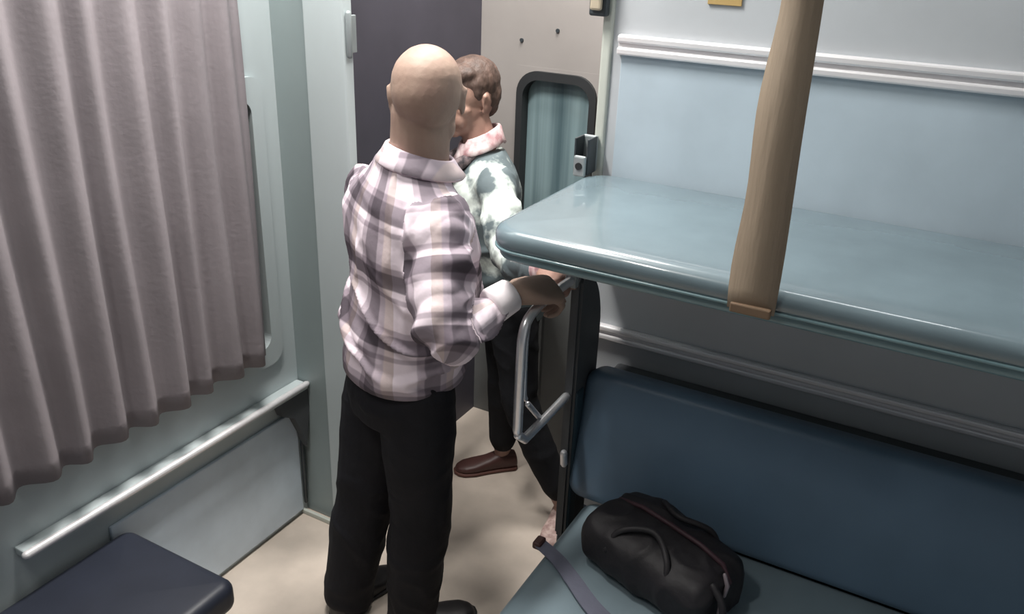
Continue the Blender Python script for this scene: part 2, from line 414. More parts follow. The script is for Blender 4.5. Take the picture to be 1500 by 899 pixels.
# backrest (leans back a little)
bm = bmesh.new()
pad_mesh(bm, -.835, 1.12, 0, .40, 0, .10, .05, .035, .008)
th = math.radians(77)
Rm = Matrix.Rotation(th, 4, 'X')
for v in bm.verts: v.co = (Rm @ v.co) + V((0, 2.02, .44))
from_bm('backrest', bm, MT['blue'], seat, True)
bm = bmesh.new(); bx(bm, -.80, 1.12, 2.08, 2.19, .44, .80, .01); from_bm('backrest_board', bm, MT['endpad'], seat)
# charcoal end panel with rounded top
ep = []
y0, y1, zt = 1.935, 2.085, 1.15
for k in range(11):
    a = math.pi/2*k/10; ep.append((y1-.13+.13*math.sin(a)*1.0, zt-.20+.20*math.cos(a)))
ep = [(y0, zt-.012), (y0+.012, zt)]+ep+[(y1, .30), (y1-.02, .28), (y0+.02, .28), (y0, .30)]
bm = bmesh.new(); plate(bm, ep, lambda y, z, t: V((-.862+t, y, z)), 0, .034)
bmesh.ops.bevel(bm, geom=[e for e in bm.edges if abs(e.verts[0].co.x-e.verts[1].co.x) < 1e-5], offset=.008, segments=2, affect='EDGES')
ea = empty('end_panel', (-.85, 2.02, .28), 'dark charcoal end panel with a curved top at the aisle end of the bench', 'panel')
from_bm('panel_board', bm, MT['endpad'], ea)
bm = bmesh.new(); bx(bm, -.858, -.830, 1.96, 2.12, 0, .30, .008); from_bm('foot_plate', bm, MT['navy'], ea)
bm = bmesh.new(); bx(bm, -.860, -.822, 1.945, 2.0, .06, .80, .012, 3); from_bm('blue_edge_pad', bm, MT['edgepad'], ea)
# chrome rail loop
rl = empty('grab_rail', (-.86, 1.78, .78), 'bent chrome tube armrest rail at the end of the bench, gripped by the bald man', 'rail')
bm = bmesh.new()
pts = [(-.85, 1.915, 1.150), (-.85, 1.85, 1.152), (-.85, 1.765, 1.150), (-.85, 1.72, 1.146), (-.85, 1.685, 1.138), (-.85, 1.662, 1.125), (-.85, 1.648, 1.10), (-.85, 1.642, 1.06), (-.85, 1.640, .90), (-.85, 1.641, .83)]
tube(bm, [tuple(p) for p in catmull(pts, 4)], .0125, 16, True, True); from_bm('outer_tube', bm, MT['chrome'], rl, True)
bm = bmesh.new(); tube(bm, [(-.85, 1.646, .815), (-.85, 1.681, .783), (-.85, 1.80, .785), (-.85, 1.93, .789)], .0125, 16, True, True); from_bm('lower_bar', bm, MT['chrome'], rl, True)
bm = bmesh.new(); tube(bm, [tuple(p) for p in catmull([(-.862, 1.70, 1.132), (-.862, 1.688, 1.05), (-.862, 1.690, .92), (-.862, 1.70, .89)], 4)], .007, 12, True, True); from_bm('inner_rod', bm, MT['chrome'], rl, True)
bm = bmesh.new(); tube(bm, [(-.862, 1.715, .868), (-.858, 1.775, .80)], .008, 12, True, True); from_bm('brace', bm, MT['chrome'], rl, True)
bm = bmesh.new(); bx(bm, -.866, -.834, 1.905, 1.925, 1.13, 1.168, .004); from_bm('mounting_cap', bm, MT['bracket'], rl)
bm = bmesh.new(); tube(bm, [(-.845, 1.93, .60), (-.845, 1.937, .56)], .011, 12, True, True)
tagp(from_bm('rail_stop', bm, MT['chrome'], origin=V((-.85, 1.9, .58))), 'small bright metal stud low on the front edge of the end panel', 'stud')
# dark cabinet behind the rail
cb = empty('vestibule_cabinet', (-1.03, 2.62, 0), 'dark grey low cabinet in the vestibule, seen through the chrome rail', 'cabinet')
bm = bmesh.new(); bx(bm, -1.27, -.82, 2.60, 2.87, 0, .90, .012); from_bm('cabinet_body', bm, MT['dark_grey'], cb)
bm = bmesh.new(); bx(bm, -1.255, -.84, 2.59, 2.602, .04, .87, .006); d = from_bm('door', bm, MT['dark_grey'], cb)
bm = bmesh.new(); bx(bm, -.90, -.885, 2.575, 2.592, .45, .55, .004); from_bm('handle', bm, MT['darkmetal'], d)

# =================================================================== LEFT SIDE FITTINGS
ls = empty('side_ledge', (XW, 1.5, .54), 'narrow shelf with a bright metal edge below the side window', 'shelf')
bm = bmesh.new(); bx(bm, XW, XW+.05, .9, 1.92, .525, .548, .004); from_bm('ledge_board', bm, MT['palewall'], ls)
bm = bmesh.new(); tube(bm, [(XW+.05, .9, .545), (XW+.05, 1.55, .545), (XW+.048, 1.915, .545)], .011, 12, True, True); from_bm('metal_edge', bm, MT['alu'], ls, True)
bm = bmesh.new(); plate(bm, [(1.78, .525), (1.92, .53), (1.93, .48), (1.91, .36), (1.90, .30), (1.885, .36), (1.85, .44), (1.80, .47)], lambda y, z, t: V((XW+.015+t, y, z)), 0, .03)
from_bm('hinge_bracket', bm, MT['endpad'], ls)
bm = bmesh.new(); tube(bm, [(XW+.02, 1.902, .33), (XW+.015, 1.905, .05)], .007, 10, True, True); from_bm('stay_rod', bm, MT['darkmetal'], ls, True)
struct(box('trim_side_panel', MT['sidepanel'], (XW, XW+.012, 1.15, 1.895, .02, .44), .004))
# curtain
bm = bmesh.new()
ny, nz = 120, 24; grid = []
for j in range(nz+1):
    z = 2.02-(2.02-.72)*j/nz; row = []
    for i in range(ny+1):
        y = .55+(1.76-.55)*i/ny; a = .014+.008*j/nz
        row.append(bm.verts.new((XW+.055+a*math.sin(i*.62+.3*math.sin(j*.2))+.006*math.sin(i*.21+j*.15), y+.006*math.sin(i*.31), z)))
    grid.append(row)
for j in range(nz):
    for i in range(ny): bm.faces.new((grid[j][i], grid[j][i+1], grid[j+1][i+1], grid[j+1][i]))
cu = empty('window_curtain', (XW+.05, 1.15, .72), 'pale mauve curtain drawn along the side window', 'curtain')
co = from_bm('curtain_cloth', bm, MT['curtain'], cu, True); sm = co.modifiers.new('t', 'SOLIDIFY'); sm.thickness = .003
bm = bmesh.new(); tube(bm, [(XW+.055, .5, 2.025), (XW+.055, 1.80, 2.025)], .009, 12, True, True); from_bm('curtain_rod', bm, MT['alu'], cu, True)
for yy in (.52, 1.79):
    bm = bmesh.new(); bx(bm, XW, XW+.06, yy-.008, yy+.008, 2.015, 2.035, .003); from_bm('rod_holder', bm, MT['bracket'], cu)
# side seat (dark navy) below curtain
ss = empty('side_bench', (-1.65, .85, 0), 'dark navy vinyl side bench below the curtained window', 'bench')
bm = bmesh.new(); pad_mesh(bm, XW+.015, -1.42, .35, 1.20, .33, .42, .04, .03, .006); from_bm('cushion', bm, MT['navy'], ss, True)
bm = bmesh.new(); bx(bm, XW+.015, -1.45, .4, 1.16, 0, .335, .01); from_bm('seat_box', bm, MT['navy'], ss)
# hinge on the jamb
hg = empty('door_hinge', (-1.57, 1.92, 1.70), 'pale metal hinge high on the edge of the door jamb', 'hinge')
bm = bmesh.new(); tube(bm, [(-1.565, 1.915, 1.655), (-1.565, 1.915, 1.765)], .0085, 14, True, True); from_bm('knuckle', bm, MT['bracket'], hg, True)
bm = bmesh.new(); bx(bm, -1.576, -1.566, 1.918, 1.95, 1.66, 1.76, .002); from_bm('leaf', bm, MT['bracket'], hg)

# =================================================================== PEOPLE
def frame_from(f, up=V((0, 0, 1))):
    f = V(f).normalized(); r = f.cross(up).normalized(); u = r.cross(f).normalized()
    return r, f, u
def head_geo(bm, c, f, up=V((0, 0, 1)), s=1.0, wide=1.0):
    r, f, u = frame_from(f, V(up)); c = V(c)
    R = Matrix((r, f, u)).transposed()
    W = lambda x, y, z: c+(r*x*wide+f*y+u*z)*s
    E = lambda x, y, z, a, b, d, rot=None: ell(bm, W(x, y, z), (a*s*wide, b*s, d*s), R if rot is None else R @ rot)
    E(0, -.012, .032, .079, .094, .088)          # cranium
    E(0, -.024, .016, .0765, .085, .088)          # back of skull
    E(0, .025, .020, .070, .068, .075)           # forehead
    E(0, .020, -.030, .066, .064, .075)          # mid face
    E(0, .030, -.070, .052, .052, .048)          # jaw
    E(0, .066, -.096, .024, .022, .020)          # chin
    for q in (-1, 1):
        E(q*.043, .056, -.022, .024, .024, .020)   # cheekbone
        E(q*.046, .012, -.068, .018, .034, .030)   # jaw corner
        E(q*.026, .080, .030, .024, .012, .010)    # brow ridge
        E(q*.034, .066, -.055, .020, .020, .026)   # cheek
        # ear: bowl, rim and lobe
        er = Matrix.Rotation(q*-.30, 3, 'Z')
        E(q*.079, -.004, -.006, .008, .018, .027, er)
        E(q*.082, -.013, .004, .006, .011, .021, er)
        E(q*.078, .003, -.030, .006, .009, .010, er)
        E(q*.083, -.004, .018, .007, .016, .010, er)
        E(q*.012, .098, -.036, .010, .011, .009)   # nostril wings
    tube(bm, [W(0, .084, .022), W(0, .098, -.004), W(0, .108, -.024), W(0, .106, -.036)], [.009*s, .010*s, .0125*s, .012*s], 12, True, True)
    E(0, .086, -.058, .024, .012, .007); E(0, .086, -.069, .021, .012, .007)   # lips volume
    E(0, .080, -.062, .030, .016, .022)
    return W, R
def shape_face(me, W, s=1.0):
    """sink the eye sockets, the mouth line and the ear bowls"""
    a = coords(me); n = normals(me)
    for (x, y, z, rad, dep) in ((-.031, .086, .008, .017, .010), (.031, .086, .008, .017, .010), (-.090, .000, -.006, .010, .005), (.090, .000, -.006, .010, .005)):
        p = np.array(W(x, y, z)); d = np.linalg.norm(a-p, axis=1); w = np.exp(-(d/(rad*s))**2)*dep*s
        a -= n*w[:, None]
    m0 = np.array(W(-.022, .096, -.0635)); m1 = np.array(W(.022, .096, -.0635)); ab = m1-m0
    t = np.clip(((a-m0)@ab)/(ab@ab), 0, 1); d = np.linalg.norm(a-(m0+t[:, None]*ab), axis=1)
    a -= n*(np.exp(-(d/.0035)**2)*.004*s)[:, None]
    setco(me, a)
def face_parts(parent, W, R, s=1.0, skin=None):
    for q in (-1, 1):
        bm = bmesh.new(); ell(bm, W(q*.031, .073, .008), (.0125*s,)*3, R, 3); e = from_bm('eye', bm, MT['white_eye'], parent, True)
        bm = bmesh.new(); ell(bm, W(q*.0315, .0725, .0150), (.0165*s, .0138*s, .0105*s), R, 3); ell(bm, W(q*.0315, .0715, -.0015), (.0160*s, .0130*s, .0080*s), R, 3)
        link_world('eyelid', remesh(bm, .0016, 2), skin, parent)
        bm = bmesh.new(); ell(bm, W(q*.031, .0835, .0055), (.0055*s, .0028*s, .0055*s), R, 2); from_bm('iris', bm, MT['iris'], e, True)
        bm = bmesh.new(); tube(bm, [W(q*.014, .0935, .027), W(q*.030, .0930, .033), W(q*.048, .080, .028)], [.0025*s, .0032*s, .0015*s], 10, True, True)
        from_bm('eyebrow', bm, MT['brow'], parent, True)
    bm = bmesh.new()
    tube(bm, [W(-.021, .090, -.064), W(-.008, .0975, -.0585), W(0, .0985, -.0600), W(.008, .0975, -.0585), W(.021, .090, -.064)], [.001, .0035*s, .0035*s, .0035*s, .001], 10, True, True)
    tube(bm, [W(-.019, .090, -.066), W(0, .0975, -.0705), W(.019, .090, -.066)], [.001, .0045*s, .001], 10, True, True)
    from_bm('lips', bm, MT['lip'], parent, True)
def hand_geo(bm, wrist, d, pn, side, curl=(25, 30, 20), thumb=35, s=1.0, spread=.12):
    """d = direction of fingers, pn = way the palm faces, side = +1 if the thumb is on the d x pn side"""
    wrist = V(wrist); d = V(d).normalized(); pn = V(pn); pn = (pn-d*pn.dot(d)).normalized(); lat = d.cross(pn).normalized()*side
    secs = []
    for t, a, b in ((-.02, .026, .019), (.0, .028, .018), (.025, .034, .017), (.055, .041, .016), (.082, .042, .014), (.094, .038, .011)):
        c = wrist+d*t*s
        secs.append((c, lat, pn, a*s, b*s, b*s))
    loft(bm, secs, 20, 2.5)
    ell(bm, wrist+d*.035*s+lat*.026*s+pn*.008*s, (.024*s, .016*s, .016*s), Matrix((d, lat, pn)).transposed())
    L = [(.043, .026, .021), (.046, .030, .022), (.043, .028, .021), (.034, .021, .018)]
    for i, off in enumerate((.030, .010, -.010, -.029)):
        p = wrist+d*(.084-(.006 if i in (0, 2) else 0)-(.012 if i == 3 else 0))*s+lat*off*s
        dd = (d+lat*spread*(1.5-i)*.35).normalized(); axis = dd.cross(pn).normalized()
        pts = [p-d*.02*s, p]; ang = 0; rs = [.0095*s, .0098*s]
        for k in range(3):
            ang += math.radians(curl[k]); dirv = Matrix.Rotation(ang, 3, axis) @ dd
            p = p+dirv*L[i][k]*s; pts.append(p); rs.append((.0088, .0080, .0068)[k]*s*(.88 if i == 3 else 1))
        tube(bm, pts, rs, 12, True, True)
    p = wrist+d*.022*s+lat*.030*s+pn*.004*s
    t1 = (d*math.cos(math.radians(thumb))+lat*math.sin(math.radians(thumb))+pn*.25).normalized()
    t2 = (t1+d*.35+pn*.25).normalized(); t3 = (t2+d*.3+pn*.2-lat*.2).normalized()
    tube(bm, [p-t1*.012*s, p+t1*.034*s, p+t1*.034*s+t2*.030*s, p+t1*.034*s+t2*.030*s+t3*.022*s], [.0135*s, .0115*s, .010*s, .0078*s], 12, True, True)
def limb(bm, pts, n=6, seg=20): stube(bm, pts, n, seg)
def L4(p, r): return (*p, r)
def lerp(a, b, t): return V(a)*(1-t)+V(b)*t
def shoe_geo(bm, heel, toe, s=1.0, h=.07):
    heel, toe = V(heel), V(toe); d = (toe-heel); L = d.length; d.normalize(); lat = d.cross(V((0, 0, 1))).normalized(); up = V((0, 0, 1))
    secs = []
    for t, w, hh in ((0, .020, .045), (.03, .032, .072), (.15, .036, .080), (.32, .037, .078), (.5, .040, .058), (.7, .047, .045), (.86, .044, .038), (.96, .030, .030), (1, .014, .020)):
        c = heel+d*L*t+up*(hh*s/2); secs.append((c, lat, up, w*s, hh*s/2, hh*s/2))
    loft(bm, secs, 24, 2.6)
def capsule_dist(a, p0, p1):
    p0, p1 = np.array(p0, float), np.array(p1, float); ab = p1-p0
    t = np.clip(((a-p0)@ab)/(ab@ab), 0, 1); q = p0+t[:, None]*ab
    return np.linalg.norm(a-q, axis=1), t, np.linalg.norm(ab)
def cloth_shirt(bm, J, voxel, fold_amp, name, m, parent, chest_c, fdir, rdir, sleeves, zwaist):
    me = remesh(bm, voxel, 14, .5)
    a = coords(me); n = normals(me)
    # which piece each vertex belongs to: torso or one of the sleeve bones
    tc = np.array(chest_c); fv = np.array(V(fdir).normalized()); rv = np.array(V(rdir).normalized())
    D = []; 
    for (p0, p1, r) in sleeves:
        d, t, L = capsule_dist(a, p0, p1); D.append(d-r*1.12)
    D = np.array(D); best = D.argmin(0); mn = D.min(0)
    rel = a-tc
    lx = rel@rv; ly = rel@fv
    core = np.sqrt((lx/.185)**2+(ly/.135)**2)
    sw = np.clip((.016-mn)/.014, 0, 1)*np.clip((core-.78)/.12, 0, 1)
    sleeve = sw > .5
    disp = np.zeros(len(a)); pu = np.zeros((len(a), 3)); ps = np.zeros((len(a), 3))
    ang = np.arctan2(lx, -ly); pu[:, 0] = ang*.165+.03; pu[:, 1] = a[:, 2]*1.0+lx*.10
    for i, (p0, p1, r) in enumerate(sleeves):
        p0n, p1n = np.array(p0), np.array(p1); ax = (p1n-p0n)/np.linalg.norm(p1n-p0n)
        ref = np.cross(ax, np.array([.3, .2, 1.0])); ref /= np.linalg.norm(ref); bi = np.cross(ax, ref)
        q = a-p0n; s_ = (best == i)
        an = np.arctan2(q@bi, q@ref)
        ps[s_, 0] = (an*.068+.04+i*.03)[s_]; ps[s_, 1] = ((q@ax)+i*.07)[s_]; ps[s_, 2] = 1+i
    for i in range(len(a)):
        p = a[i]; w1 = sw[i]; ds = dt = 0
        if w1 > 0:
            b = best[i]; p0, p1, r = sleeves[b]
            ax = (V(p1)-V(p0)).normalized(); al = (V(p)-V(p0)).dot(ax)
            q = V(p)-V(p0)-ax*al
            v = noise.noise(V((al*20+b*5, q.x*9+q.y*7, q.z*9)))
            ds = 1.0*v+1.1*ridge(noise.noise(V((al*12+q.x*6, q.y*8+3, q.z*8+b)))) - .4
        if w1 < 1:
            w = math.exp(-((p[2]-zwaist)/.13)**2)
            v = noise.noise(V((lx[i]*5+1, ly[i]*5, (p[2]+lx[i]*.45)*13)))
            rd = ridge(noise.noise(V((lx[i]*4+7, ly[i]*4, (p[2]+lx[i]*.6)*12))))
            rv2 = ridge(noise.noise(V((lx[i]*11+7, ly[i]*9, p[2]*4))))
            big = noise.noise(V((p[0]*7, p[1]*7, p[2]*3.5+9)))
            dt = (.4+1.0*w)*v+(.2+1.4*w)*rd+.5*rv2+.6*big-.4
        disp[i] = fold_amp*(ds*w1+dt*(1-w1))
    disp *= np.clip((a[:, 2]-a[:, 2].min()-.004)/.03, 0, 1)
    a += n*disp[:, None]; setco(me, a)
    # pattern coordinates per face corner, each face wholly on torso or sleeve, so seams stay clean
    nl = len(me.loops); lv = np.empty(nl, dtype=np.int64); me.loops.foreach_get('vertex_index', lv)
    npl = len(me.polygons); ls_ = np.empty(npl, dtype=np.int64); lt_ = np.empty(npl, dtype=np.int64)
    me.polygons.foreach_get('loop_start', ls_); me.polygons.foreach_get('loop_total', lt_)
    fi = np.repeat(np.arange(npl), lt_)
    sv = np.add.reduceat(sw[lv], ls_)/lt_
    out = np.where((sv > .5)[fi][:, None], ps[lv], pu[lv])
    # unwrap the jump at the seam line of each ring
    first = out[ls_][fi]
    for k, per in ((0, 2*math.pi*.165), (0, 2*math.pi*.068)):
        dlt = out[:, 0]-first[:, 0]; big_ = np.abs(dlt) > .2
        use = big_ & ((out[:, 2] < .5) if per > .6 else (out[:, 2] > .5))
        out[use, 0] -= np.sign(dlt[use])*per
    at = me.attributes.new('plaid', 'FLOAT_VECTOR', 'CORNER'); at.data.foreach_set('vector', np.ascontiguousarray(out).ravel())
    return link_world(name, me, m, parent)

# ------------------------------------------------------------- bald man in the foreground
def bald_man():
    root = empty('person', (-1.22, 1.64, 0), 'bald man from behind in plaid shirt and black trousers, gripping the chrome rail', 'person')
    f = V((.42, .907, 0)); r = V((.907, -.42, 0)); up = V((0, 0, 1))
    ch = V((-1.195, 1.66, 1.30)); hip = V((-1.215, 1.645, .90)); nb = V((-1.165, 1.675, 1.475))
    hd = V((-1.155, 1.690, 1.622)); hf = V((-.50, .86, -.05))
    Rs = ch+r*.155+up*.055; Ls = ch-r*.172+up*.050
    Re = V((-.970, 1.480, 1.130)); Rw = V((-.893, 1.672, 1.190))
    Le = V((-1.40, 1.84, 1.12)); Lw = V((-1.33, 1.95, 1.00))
    hR, hL = hip+r*.085, hip-r*.085
    kR, kL = V((-1.150, 1.640, .47)), V((-1.345, 1.645, .47))
    aR, aL = V((-1.185, 1.635, .085)), V((-1.405, 1.610, .085))
    # body, one continuous surface
    bm = bmesh.new()
    W, R = head_geo(bm, hd, hf, s=1.02, wide=1.04)
    limb(bm, [L4(nb-up*.06+f*-.01, .076), L4(nb+up*.01-r*.005, .073), L4(lerp(nb, hd, .5)-r*.005-f*.006, .072), L4(lerp(nb, hd, .8)-r*.003-f*.010, .070), L4(hd-V((0, 0, .03)), .056)])
    loft(bm, [(hip-up*.06, r, f, .15, .10, .12), (hip+up*.03, r, f, .165, .12, .12), (hip+up*.14, r, f, .155, .135, .10), (ch-up*.08, r, f, .16, .125, .10), (ch+up*.03, r, f, .17, .115, .105), (ch+up*.10, r, f, .155, .085, .09), (ch+up*.145, r, f, .10, .06, .065)], 32)
    for s_, e_, w_ in ((Rs, Re, Rw), (Ls, Le, Lw)):
        limb(bm, [L4(s_-(s_-ch)*.25, .055), L4(s_, .056), L4(lerp(s_, e_, .5), .046), L4(e_, .035), L4(lerp(e_, w_, .35), .031), L4(lerp(e_, w_, .7), .027), L4(w_, .026)])
    for h_, k_, a_ in ((hR, kR, aR), (hL, kL, aL)):
        limb(bm, [L4(h_, .088), L4(lerp(h_, k_, .4), .078), L4(k_, .055), L4(lerp(k_, a_, .35), .056), L4(a_, .037)])
        fo = (f+(r*.25 if a_ is aR else -r*.35)).normalized(); tube(bm, [a_, a_+fo*.02-up*.045, a_+fo*.10-up*.062], [.030, .026, .012], 16, True, True)
    hand_geo(bm, Rw+V((.002, .004, -.002)), (.52, .85, -.06), (-.25, .12, -.95), 1, (40, 72, 55), 28, 1.26)
    hand_geo(bm, Lw, (.5, .5, -.6), (.2, -.6, -.6), -1, (30, 35, 20), 30, 1.0)
    me = remesh(bm, .0042, 9, .5)
    shape_face(me, W, 1.02)
    body = link_world('body', me, MT['skin'], root)
    face_parts(root, W, R, 1.02, MT['skin'])
    # shirt
    bm = bmesh.new()
    loft(bm, [(hip-up*.005, r, f, .176, .160, .140), (hip+up*.05, r, f, .184, .180, .145), (hip+up*.14, r, f, .188, .190, .137), (ch-up*.14, r, f, .190, .185, .134),
              (ch-up*.04-r*.006, r, f, .202, .168, .137), (ch+up*.04-r*.012, r, f, .208, .145, .132), (ch+up*.088-r*.012, r, f, .190, .112, .115), (ch+up*.145, r, f, .125, .082, .088), (ch+up*.185, r, f, .078, .068, .072)], 40, 2.25)
    limb(bm, [L4(Rs-(Rs-ch)*.35, .062), L4(Rs, .066), L4(lerp(Rs, Re, .3), .074), L4(lerp(Rs, Re, .7), .070), L4(Re, .061), L4(lerp(Re, Rw, .30), .056), L4(lerp(Re, Rw, .60), .046), L4(lerp(Re, Rw, .80), .034)])
    limb(bm, [L4(Ls-(Ls-ch)*.3, .066), L4(Ls, .066), L4(lerp(Ls, Le, .5), .064), L4(Le, .053), L4(lerp(Le, Lw, .3), .048), L4(lerp(Le, Lw, .85), .038)])
    sl = [(Rs, Re, .072), (Re, lerp(Re, Rw, .85), .055), (Ls, Le, .066), (Le, lerp(Le, Lw, .85), .05)]
    shirt = cloth_shirt(bm, None, .0055, .014, 'shirt', MT['plaid'], root, ch, f, r, sl, 1.03)
    # cuffs
    for e_, w_ in ((Re, Rw), (Le, Lw)):
        bm = bmesh.new(); ax = (w_-e_).normalized()
        tube(bm, [lerp(e_, w_, .66), lerp(e_, w_, .70), lerp(e_, w_, .94), lerp(e_, w_, .96)], [.041, .0455, .042, .038], 24)
        from_bm('cuff', bm, MT['cuffw'], shirt, True)['label'] = 'white shirt cuff'
    # collar: stand and folded leaf
    bm = bmesh.new(); n = 40; ringsets = []
    cN = nb+up*.012
    for (rad, dz) in ((.073, .006), (.077, .012), (.082, .009), (.093, -.010), (.108, -.029), (.104, -.035), (.083, -.022), (.072, -.012)):
        ringsets.append([bm.verts.new(cN+r*math.cos(2*math.pi*k/n)*rad*1.03+f*math.sin(2*math.pi*k/n)*rad*1.02+up*(dz-.020*math.sin(2*math.pi*k/n)-.008*math.cos(2*math.pi*k/n))) for k in range(n)])
    for i in range(len(ringsets)):
        A, B = ringsets[i], ringsets[(i+1) % len(ringsets)]
        for k in range(n): bm.faces.new((A[k], A[(k+1) % n], B[(k+1) % n], B[k]))
    col = from_bm('collar', bm, MT['plaid'], shirt, True)
    pu = coords(col.data).copy(); att = col.data.attributes.new('plaid', 'FLOAT_VECTOR', 'POINT'); att.data.foreach_set('vector', np.ascontiguousarray(pu[:, [0, 2, 1]]).ravel())
    # trousers
    bm = bmesh.new()
    loft(bm, [(hip-up*.13, r, f, .150, .105, .120), (hip-up*.06, r, f, .168, .122, .135), (hip+up*.02, r, f, .162, .120, .122), (hip+up*.05, r, f, .15, .11, .11)], 36)
    for h_, k_, a_ in ((hR, kR, aR), (hL, kL, aL)):
        limb(bm, [L4(h_-up*.01, .100), L4(lerp(h_, k_, .35), .102), L4(lerp(h_, k_, .7), .094), L4(k_, .089), L4(lerp(k_, a_, .4), .086), L4(lerp(k_, a_, .8), .079), L4(a_-up*.005, .074), L4(a_-up*.030, .074)])
    me = remesh(bm, .0065, 8, .5); a = coords(me); nn = normals(me)
    for i in range(len(a)):
        p = a[i]; v = noise.noise(V((p[0]*9, p[1]*9, p[2]*5)))+.8*ridge(noise.noise(V((p[0]*8, p[1]*8, (p[2]+p[0]*.4)*9))))*(1 if p[2] < .55 else .5)
        a[i] += nn[i]*v*.006
    setco(me, a); link_world('trousers', me, MT['trouser'], root)
    for a_, nm in ((aR, 'R'), (aL, 'L')):
        bm = bmesh.new(); fo = (f+(r*.25 if nm == 'R' else -r*.35)).normalized()
        hl = V((a_.x, a_.y, 0))-fo*.07; shoe_geo(bm, hl, hl+fo*.275, 1.05)
        sh = link_world('shoe', remesh(bm, .006, 2), MT['shoe'], root)
        bm = bmesh.new(); secs = []
        lat = fo.cross(up)
        for t, w in ((0, .022), (.04, .034), (.3, .036), (.5, .040), (.7, .050), (.88, .046), (.97, .032), (1.02, .012)):
            secs.append((hl+fo*.275*t+up*.008, lat, up, w*1.06, .008, .008))
        loft(bm, secs, 20, 4); from_bm('sole', bm, MT['rubber'], sh, True)
    return root

# ------------------------------------------------------------- man at the end of the aisle
def far_man():
    root = empty('person', (-1.30, 2.42, 0), 'dark-haired man in pale green patched shirt, standing beyond and facing the bald man', 'person')
    f = V((-.74, -.67, 0)).normalized(); up = V((0, 0, 1)); r = f.cross(up).normalized(); l = -r
    hip = V((-1.315, 2.42, .82)); ch = V((-1.395, 2.385, 1.17)); nb = V((-1.415, 2.375, 1.335)); hd = V((-1.455, 2.365, 1.487)); hf = V((-.31, -.95, -.08))
    Ls = ch+l*.150+up*.08; Rs = ch-l*.15+up*.08
    Le = V((-1.150, 2.125, 1.075)); Lw = V((-.950, 1.950, 1.142))
    Re = V((-1.56, 2.33, 1.02)); Rw = V((-1.50, 2.16, 1.12))
    hL, hR = hip+l*.08, hip-l*.08
    kR, aR = V((-1.355, 2.49, .45)), V((-1.375, 2.53, .09))
    kL, aL = V((-1.200, 2.325, .46)), V((-1.020, 2.345, .095))
    bm = bmesh.new()
    W, R = head_geo(bm, hd, hf, s=.98)
    limb(bm, [L4(nb-up*.05, .060), L4(nb+up*.01, .055), L4(lerp(nb, hd, .55), .052), L4(hd-V((0, 0, .03)), .05)])
    loft(bm, [(hip-up*.05, r, f, .14, .09, .10), (hip+up*.04, r, f, .14, .10, .10), (lerp(hip, ch, .45), r, f, .13, .095, .09), (ch-up*.06, r, f, .145, .10, .09), (ch+up*.03, r, f, .155, .10, .095), (ch+up*.10, r, f, .14, .075, .08), (ch+up*.14, r, f, .085, .055, .06)], 32)
    for s_, e_, w_ in ((Rs, Re, Rw), (Ls, Le, Lw)):
        limb(bm, [L4(s_-(s_-ch)*.25, .048), L4(s_, .049), L4(lerp(s_, e_, .5), .041), L4(e_, .034), L4(lerp(e_, w_, .35), .034), L4(w_, .024)])
    for h_, k_, a_ in ((hR, kR, aR), (hL, kL, aL)):
        limb(bm, [L4(h_, .078), L4(lerp(h_, k_, .4), .07), L4(k_, .05), L4(lerp(k_, a_, .35), .049), L4(a_, .034)])
        g = f if a_ is aR else V((.18, -.98, 0))
        tube(bm, [a_, a_+g*.02-up*.045, a_+g*.09-up*.066], [.028, .025, .012], 16, True, True)
    hand_geo(bm, Lw, (.72, -.69, -.02), (.2, .1, -.95), 1, (60, 75, 50), 25, .92)
    hand_geo(bm, Rw, (-.1, -.9, .3), (.6, .1, -.5), -1, (25, 30, 20), 30, .95)
    me = remesh(bm, .0045, 5, .5); shape_face(me, W, .98)
    link_world('body', me, MT['skin2'], root); face_parts(root, W, R, .98, MT['skin2'])
    # hair
    bm = bmesh.new()
    E = lambda x, y, z, a, b, d: ell(bm, W(x, y, z), (a, b, d), R)
    E(0, -.020, .055, .082, .096, .080); E(0, .028, .088, .068, .055, .034); E(0, -.050, .015, .077, .066, .075); E(0, -.066, -.028, .058, .036, .045)
    for q in (-1, 1): E(q*.064, .004, .045, .018, .034, .045)
    me = remesh(bm, .0045, 3, .5); a = coords(me); nn = normals(me)
    for i in range(len(a)): a[i] += nn[i]*.0022*noise.noise(V(a[i])*60)
    setco(me, a); link_world('hair', me, MT['hair'], root)
    # shirt
    bm = bmesh.new()
    loft(bm, [(hip-up*.06, r, f, .158, .115, .125), (hip+up*.04, r, f, .158, .12, .12), (lerp(hip, ch, .5), r, f, .158, .12, .115), (ch-up*.04, r, f, .166, .12, .115), (ch+up*.04, r, f, .166, .115, .115), (ch+up*.095, r, f, .152, .09, .10), (ch+up*.135, r, f, .105, .07, .08), (ch+up*.165, r, f, .066, .06, .062)], 36, 2.25)
    limb(bm, [L4(Ls-(Ls-ch)*.3, .060), L4(Ls, .066), L4(lerp(Ls, Le, .4), .062), L4(Le, .052), L4(lerp(Le, Lw, .4), .046), L4(lerp(Le, Lw, .9), .034)])
    limb(bm, [L4(Rs-(Rs-ch)*.3, .060), L4(Rs, .062), L4(lerp(Rs, Re, .5), .056), L4(Re, .048), L4(lerp(Re, Rw, .85), .036)])
    sl = [(Ls, Le, .06), (Le, Lw, .046), (Rs, Re, .06), (Re, Rw, .046)]
    shirt = cloth_shirt(bm, None, .0055, .008, 'shirt', MT['camo'], root, ch, f, r, sl, .98)
    bm = bmesh.new()
    tube(bm, [lerp(Le, Lw, .86), lerp(Le, Lw, .9), lerp(Le, Lw, 1.02), lerp(Le, Lw, 1.04)], [.033, .037, .034, .030], 24)
    from_bm('cuff', bm, MT['pink'], shirt, True)['label'] = 'pink and white cuff'
